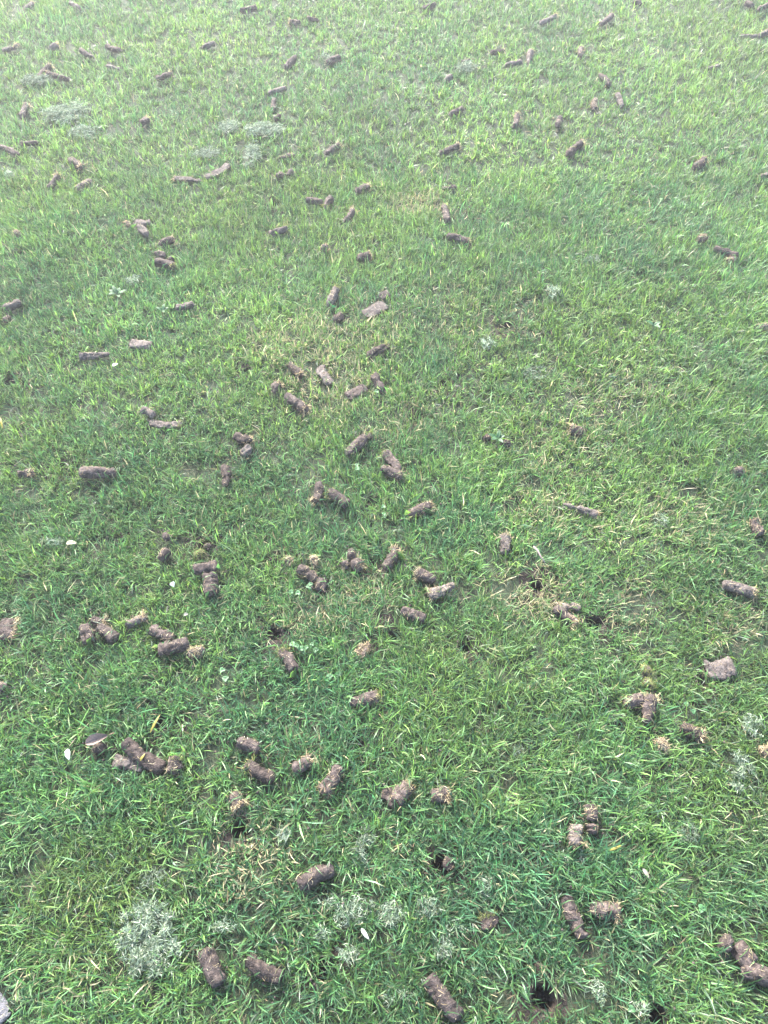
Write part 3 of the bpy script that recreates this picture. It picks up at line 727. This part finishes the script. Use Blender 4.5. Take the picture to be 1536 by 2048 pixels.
# ------------------------------------------------------------------ grass
C_BLUE = np.array((.046, .130, .062)); C_MID = np.array((.070, .172, .056)); C_YEL = np.array((.130, .240, .062))
C_OLV = np.array((.085, .130, .034)); C_DARK = np.array((.016, .055, .028)); C_STRAW = np.array((.33, .30, .18)); C_PALE = np.array((.16, .25, .12))
def sward(x, y, nseg, wmul, lmul, px=None, py=None):
    """blades rooted at x, y; returns vertex array and colours"""
    N = len(x)
    if px is None: px, py = to_px(x, y)
    zs = {k: zone(px, py, k) for k in ('straw', 'yellow', 'olive', 'blue', 'lush')}
    lush = np.clip(n2(x, y, .24, 41)*1.4-.3+zs['lush']*.6-zs['straw']*.8, 0, 1)
    azf = 2*np.pi*n2(x, y, .35, 42)*1.3+n2(x, y, .05, 43)*5
    azim = rng.uniform(0, 2*np.pi, N)
    towards = rng.random(N) < .20
    azim = np.where(towards, azf+rng.normal(0, .5, N), azim)
    t0 = np.abs(rng.normal(.42, .30, N)); t1 = t0+np.abs(rng.normal(.62, .42, N)); t1 = np.minimum(t1, 1.95)
    L = rng.lognormal(math.log(.0255), .30, N)*(.78+.42*lush)*lmul
    L = np.clip(L, .009, .058)
    wide = rng.random(N) < np.clip(.30+zs['blue']*.3-zs['olive']*.25, .08, .6)
    W = np.where(wide, rng.uniform(.0017, .0027, N), rng.uniform(.0009, .0017, N))*wmul
    root = np.stack([x, y, ground_z(x, y)], -1)
    v = ribbons(root, azim, t0, t1, L, W, rng.normal(0, .5, N), nseg, rng.normal(0, .45, N))
    # colour by plant kind; far brightness painted in as a yellower tint
    u = rng.random(N); s = n2(x, y, .11, 44)*.55+n2(x, y, .03, 45)*.45
    sb = s-.05+.05-.10*np.clip(y-.2, 0, 1)+zs['blue']*.20-zs['yellow']*.30-zs['olive']*.15+rng.normal(0, .16, N)
    w_y = np.clip((.50-sb)*3.2, 0, 1)[:, None]; w_b = np.clip((sb-.52)*3.2, 0, 1)[:, None]
    c = C_MID*(1-w_y)*(1-w_b)+C_YEL*w_y+C_BLUE*w_b
    o = np.clip(zs['olive']*rng.uniform(.2, 1.2, N), 0, .9)[:, None]; c = c*(1-o)+C_OLV*o
    c = np.where((u < .20)[:, None], C_DARK, c); c = np.where((u > .93)[:, None], C_PALE, c)
    ps = .022+zs['straw']*.95; st = rng.random(N) < ps
    c = np.where(st[:, None], C_STRAW*rng.uniform(.6, 1.2, N)[:, None], c)
    c = c*rng.lognormal(0, .34, N)[:, None]*(.80+.42*n2(x, y, .30, 48)+.10*n2(x, y, .09, 49))[:, None]
    T = ribbon_t(nseg)[None, :, None]
    base = np.array((.16, .16, .07))
    cc = c[:, None, :]*(1-.45*(1-T)**2)+base*.45*(1-T)**2
    tip = (rng.random(N) < .12)[:, None, None]
    cc = np.where(tip & (T > .85), C_STRAW*.8, cc)
    return v, cc
def press(v):
    """blades make room for what lies on them, holes stay open"""
    rx = v[:, 0, 0]; ry = v[:, 0, 1]; keep = np.ones(len(v), bool)
    for cx, cy, dx, dy, hl, hw, zb, zt in core_info:
        near = np.nonzero((np.abs(rx-cx) < hl+.07) & (np.abs(ry-cy) < hl+.07))[0]
        if not len(near): continue
        s = v[near]; ax = (s[..., 0]-cx)*dx+(s[..., 1]-cy)*dy; pe = -(s[..., 0]-cx)*dy+(s[..., 1]-cy)*dx
        ea = np.abs(ax)/(hl+.002); ep = np.abs(pe)/(hw+.0015)
        inside = (ea < 1) & (ep < 1)
        prof = np.sqrt(np.clip(1-ep**2, 0, 1))
        rooted = inside[:, :2].any(1)
        hit = inside.any(1)
        over = (~rooted) & (rng.random(len(near)) < .24)
        zm = (zb+zt)/2; hh = (zt-zb)/2
        under = np.minimum(s[..., 2], zb+.001)
        above = np.maximum(s[..., 2], zm+hh*prof+.0012)
        z = np.where(inside, np.where(over[:, None], above, under), s[..., 2])
        s[..., 2] = z
        # rooted below: shorten so the tips hardly show at the rim
        if rooted.any():
            rt = s[rooted]; k = rng.uniform(.25, .6, len(rt))[:, None, None]
            s[rooted] = rt[:, :1]+(rt-rt[:, :1])*k
        v[near] = s
    for x, y, r in hole_pts:
        d2 = (rx-x)**2+(ry-y)**2; keep &= ~(d2 < (r*.98)**2)
        near = np.nonzero(keep & (d2 < (r+.03)**2))[0]
        tipd = np.hypot(v[near, -1, 0]-x, v[near, -1, 1]-y)
        bad = near[(tipd < r*.85) & (rng.random(len(near)) < .38)]; keep[bad] = False
    for x, y, lx, ly, am in clip_info:
        ins = ((rx-x)/lx)**2+((ry-y)/ly)**2 < .8
        k = np.nonzero(ins)[0]
        f = 1-.28*min(am, 1.2)*rng.uniform(.4, 1.2, len(k))
        v[k] = v[k, :1]+(v[k]-v[k, :1])*f[:, None, None]
    return keep
def region(N, y0, y1, nseg, wmul, lmul, per=9, thin_bare=True, margin=.22):
    ymax = y1
    T = N//per
    # sample tufts in the trapezoid seen by the camera plus a margin
    yy = rng.uniform(y0, y1, T*4)
    half = (.545+yy*.285)+margin
    hm = (.545+y1*.285)+margin
    xx = rng.uniform(-1, 1, T*4)*hm; k = np.abs(xx) < half; xx = xx[k][:T]; yy = yy[k][:T]
    px, py = to_px(xx, yy)
    bare = zone(px, py, 'bare'); patch = n2(xx, yy, .05, 51)*.6+n2(xx, yy, .018, 52)*.4
    k = (rng.random(len(xx)) > bare) & (rng.random(len(xx)) < np.clip(np.where(yy > 1.2, .02, -.34)+patch*2.2, .14, 1)); xx = xx[k]; yy = yy[k]
    x = np.repeat(xx, per)+rng.normal(0, .0042, len(xx)*per); y = np.repeat(yy, per)+rng.normal(0, .0042, len(xx)*per)
    v, c = sward(x, y, nseg, wmul, lmul)
    keep = press(v); v = v[keep]; c = c[keep]
    fi, fn = ribbon_faces(len(v), nseg)
    return v.reshape(-1, 3), c.reshape(-1, 3), fi, fn
def merged(parts):
    off = 0; V = []; C = []; FI = []; FN = []
    for v, c, fi, fn in parts:
        V.append(v); C.append(c); FI.append(fi+off); FN.append(fn); off += len(v)
    return np.vstack(V), np.vstack(C), np.concatenate(FI), np.concatenate(FN)
def coarse_tufts(nt):
    # thicker, longer clumps of coarse grass
    yy = rng.uniform(-.1, 2.8, nt); xx = rng.uniform(-1, 1, nt)*(.6+yy*.285); px, py = to_px(xx, yy)
    k = (rng.random(nt) < .45+zone(px, py, 'lush')) & (zone(px, py, 'straw')+zone(px, py, 'bare') < .1); xx = xx[k]; yy = yy[k]
    per = 22; x = np.repeat(xx, per); y = np.repeat(yy, per); a = rng.uniform(0, 6.28, len(x)); q = np.abs(rng.normal(0, .006, len(x)))
    x = x+np.cos(a)*q; y = y+np.sin(a)*q
    v, c = sward(x, y, 3, 1.15, 1.35); c = c*np.repeat(rng.uniform(.75, 1.25, len(xx)), per)[:, None, None]
    keep = press(v); v = v[keep]; c = c[keep]; fi, fn = ribbon_faces(len(v), 3)
    return v.reshape(-1, 3), c.reshape(-1, 3), fi, fn
parts = [coarse_tufts(700), region(165000, -.16, .55, 3, 1.0, 1.05), region(170000, .55, 1.15, 2, .98, .97), region(215000, 1.15, 2.1, 2, 1.05, .97), region(215000, 2.1, 3.75, 2, 1.22, .97)]
V, C_, FI, FN = merged(parts)
obj('lawn_grass', make_mesh('lawn_grass', V, FI, FN, C_, True, M_GRASS), kind='stuff', label='short green lawn grass covering the whole ground', category='grass')
print('blade triangles', int(len(FN)+(FN == 4).sum()))

# loose dead thatch between the blades
N = 30000
yy = rng.uniform(-.16, 3.6, N*2); hm = .545+3.6*.285+.2; xx = rng.uniform(-hm, hm, N*2)
k = np.abs(xx) < .545+yy*.285+.2; xx = xx[k][:N]; yy = yy[k][:N]; px, py = to_px(xx, yy)
pr = .12+zone(px, py, 'straw')*2.0+zone(px, py, 'bare')*.8+.5*(n2(xx, yy, .04, 61) > .62)
k = rng.random(len(xx)) < pr; xx = xx[k]; yy = yy[k]; n = len(xx)
root = np.stack([xx, yy, ground_z(xx, yy)+rng.uniform(.003, .021, n)], -1)
for x, y, r in hole_pts: root = root[(root[:, 0]-x)**2+(root[:, 1]-y)**2 > r*r*1.7]
n = len(root)
obj('dead_thatch', strand_mesh('dead_thatch', root, rng.uniform(0, 6.28, n), rng.normal(1.5, .25, n), rng.normal(1.6, .3, n), rng.uniform(.008, .024, n), rng.uniform(.0007, .0014, n),
    np.vstack([STRAW*.8, CLIP[:2]*.7]), M_DRY, rng.normal(0, .9, n)), kind='stuff', label='dead straw blades lying loose between the green grass', category='thatch')

# dark rotted litter on the soil itself
N = 60000
yy = rng.uniform(-.16, 3.0, N); xx = rng.uniform(-1, 1, N)*(.6+yy*.285)
root = np.stack([xx, yy, ground_z(xx, yy)+rng.uniform(.0005, .006, N)], -1)
for x, y, r in hole_pts: root = root[(root[:, 0]-x)**2+(root[:, 1]-y)**2 > r*r*1.5]
n = len(root)
obj('ground_litter', strand_mesh('ground_litter', root, rng.uniform(0, 6.28, n), rng.normal(1.45, .2, n), rng.normal(1.6, .3, n), rng.uniform(.006, .018, n), rng.uniform(.0007, .0015, n),
    np.array([(.07, .06, .035), (.04, .045, .02), (.10, .085, .05), (.05, .075, .03), (.14, .125, .07), (.03, .022, .016)]), M_DRY, rng.normal(0, .9, n), 2), kind='stuff', label='dark rotted litter lying on the soil under the grass', category='litter')

# crumbs of soil fallen from the cores
def crumbs():
    tv = np.array([(1, 0, 0), (-1, 0, 0), (0, 1, 0), (0, -1, 0), (0, 0, 1), (0, 0, -1)], float)
    tf = np.array([(0, 2, 4), (2, 1, 4), (1, 3, 4), (3, 0, 4), (2, 0, 5), (1, 2, 5), (3, 1, 5), (0, 3, 5)])
    P = []
    for cx, cy, dx, dy, hl, hw, zb, zt in core_info:
        m = rng.integers(6, 16); P += [(cx+rng.normal(0, hl+.008), cy+rng.normal(0, hl*.6+.01)) for _ in range(m)]
    for x, y, r in hole_pts:
        P += [(x+math.cos(a)*r*1.5, y+math.sin(a)*r*1.5) for a in rng.uniform(0, 6.28, 7)]
    P = np.array(P); n = len(P); s = rng.uniform(.0011, .0030, n)
    z = ground_z(P[:, 0], P[:, 1])+rng.uniform(.008, .020, n)
    v = tv[None]*rng.uniform(.6, 1.2, (n, 6, 1))*s[:, None, None]+np.stack([P[:, 0], P[:, 1], z], -1)[:, None, :]
    f = (tf[None]+(np.arange(n)*6)[:, None, None])
    obj('soil_crumbs', make_mesh('soil_crumbs', v.reshape(-1, 3), f.ravel(), np.full(n*8, 3), None, True, M_SOIL['m']), kind='stuff', label='small crumbs of brown soil fallen around the cores', category='soil')
crumbs()

# the lawn goes on outside the picture: one tile of blades repeated by geometry nodes
def outer_lawn():
    n = 20000; x = rng.uniform(-.5, .5, n); y = rng.uniform(-.5, .5, n)
    v, c = sward(x, y, 2, 1.9, 1.1, np.full(n, -9000.), np.full(n, -9000.))
    v[..., 2] -= ground_z(x, y)[:, None]
    fi, fn = ribbon_faces(n, 2)
    o = obj('outer_lawn_grass', make_mesh('outer_lawn_grass', v.reshape(-1, 3), fi, fn, c.reshape(-1, 3), True, M_GRASS), kind='stuff', label='same lawn grass going on beyond the picture edges', category='grass')
    ng = bpy.data.node_groups.new('repeat_tile', 'GeometryNodeTree')
    ng.interface.new_socket('Geometry', in_out='INPUT', socket_type='NodeSocketGeometry'); ng.interface.new_socket('Geometry', in_out='OUTPUT', socket_type='NodeSocketGeometry')
    gi = ng.nodes.new('NodeGroupInput'); go = ng.nodes.new('NodeGroupOutput')
    pts = []
    for X in np.arange(-8.5, 9, 1.0):
        for Y in np.arange(-5.5, 14, 1.0):
            half = .545+max(Y-.5, 0)*.285
            if abs(X)-.5 < half+.2-.30 and -.66 < Y-0 < 3.3: pass
            pts.append((X, Y))
    return o, ng, gi, go, pts
def finish_outer():
    o, ng, gi, go, pts = outer_lawn()
    L = ng.links; N = ng.nodes
    grid = N.new('GeometryNodeMeshGrid'); grid.inputs['Size X'].default_value = 17; grid.inputs['Size Y'].default_value = 19
    grid.inputs['Vertices X'].default_value = 18; grid.inputs['Vertices Y'].default_value = 20
    tr = N.new('GeometryNodeTransform'); tr.inputs['Translation'].default_value = (0, 4.3, -.002)
    inst = N.new('GeometryNodeInstanceOnPoints')
    pos = N.new('GeometryNodeInputPosition'); sep = N.new('ShaderNodeSeparateXYZ'); L.new(pos.outputs[0], sep.inputs[0])
    # leave out tiles that would fall inside the finely built trapezoid: |x| < 1.6 and -0.7 < y < 3.4 built separately
    ab = N.new('ShaderNodeMath'); ab.operation = 'ABSOLUTE'; L.new(sep.outputs[0], ab.inputs[0])
    c1 = N.new('ShaderNodeMath'); c1.operation = 'GREATER_THAN'; c1.inputs[1].default_value = 2.2; L.new(ab.outputs[0], c1.inputs[0])
    c2 = N.new('ShaderNodeMath'); c2.operation = 'GREATER_THAN'; c2.inputs[1].default_value = 4.2; L.new(sep.outputs[1], c2.inputs[0])
    c3 = N.new('ShaderNodeMath'); c3.operation = 'LESS_THAN'; c3.inputs[1].default_value = -.6; L.new(sep.outputs[1], c3.inputs[0])
    m1 = N.new('ShaderNodeMath'); m1.operation = 'MAXIMUM'; m2 = N.new('ShaderNodeMath'); m2.operation = 'MAXIMUM'
    L.new(c1.outputs[0], m1.inputs[0]); L.new(c2.outputs[0], m1.inputs[1]); L.new(m1.outputs[0], m2.inputs[0]); L.new(c3.outputs[0], m2.inputs[1])
    L.new(grid.outputs['Mesh'], tr.inputs[0]); L.new(tr.outputs[0], inst.inputs['Points']); L.new(m2.outputs[0], inst.inputs['Selection'])
    L.new(gi.outputs[0], inst.inputs['Instance']); L.new(inst.outputs[0], go.inputs[0])
    md = o.modifiers.new('repeat', 'NODES'); md.node_group = ng
finish_outer()
# between the fine sward and the tiles: a coarser band
N = 60000
xx = rng.uniform(-2.25, 2.25, N); yy = rng.uniform(-.72, 4.35, N)
k = ~((np.abs(xx) < .545+yy*.285+.2) & (yy > -.15) & (yy < 3.72)); xx = xx[k]; yy = yy[k]
v, c = sward(xx, yy, 2, 2.0, 1.1); fi, fn = ribbon_faces(len(v), 2)
obj('edge_lawn_grass', make_mesh('edge_lawn_grass', v.reshape(-1, 3), fi, fn, c.reshape(-1, 3), True, M_GRASS), kind='stuff', label='lawn grass around the edges of the picture', category='grass')

# ------------------------------------------------------------------ volume added to imitate milky lens glare
def glare_veil():
    b = 160.; z0, z1 = -1.2, 1.6
    co = np.array([(x, y, z) for z in (z0, z1) for x, y in ((-b, -b), (b, -b), (b, b), (-b, b))], float)
    f = [(0, 3, 2, 1), (4, 5, 6, 7), (0, 1, 5, 4), (1, 2, 6, 5), (2, 3, 7, 6), (3, 0, 4, 7)]
    m = bpy.data.materials.new('glare_volume'); m.use_nodes = True; t = m.node_tree; t.nodes.clear()
    v = t.nodes.new('ShaderNodeVolumePrincipled'); o = t.nodes.new('ShaderNodeOutputMaterial')
    v.inputs['Color'].default_value = (.97, .98, 1, 1); v.inputs['Density'].default_value = .020; v.inputs['Anisotropy'].default_value = .5
    t.links.new(v.outputs[0], o.inputs['Volume'])
    obj('glare_veil', make_mesh('glare_veil', co, np.array(f), np.full(6, 4), None, False, m), kind='stuff')
glare_veil()
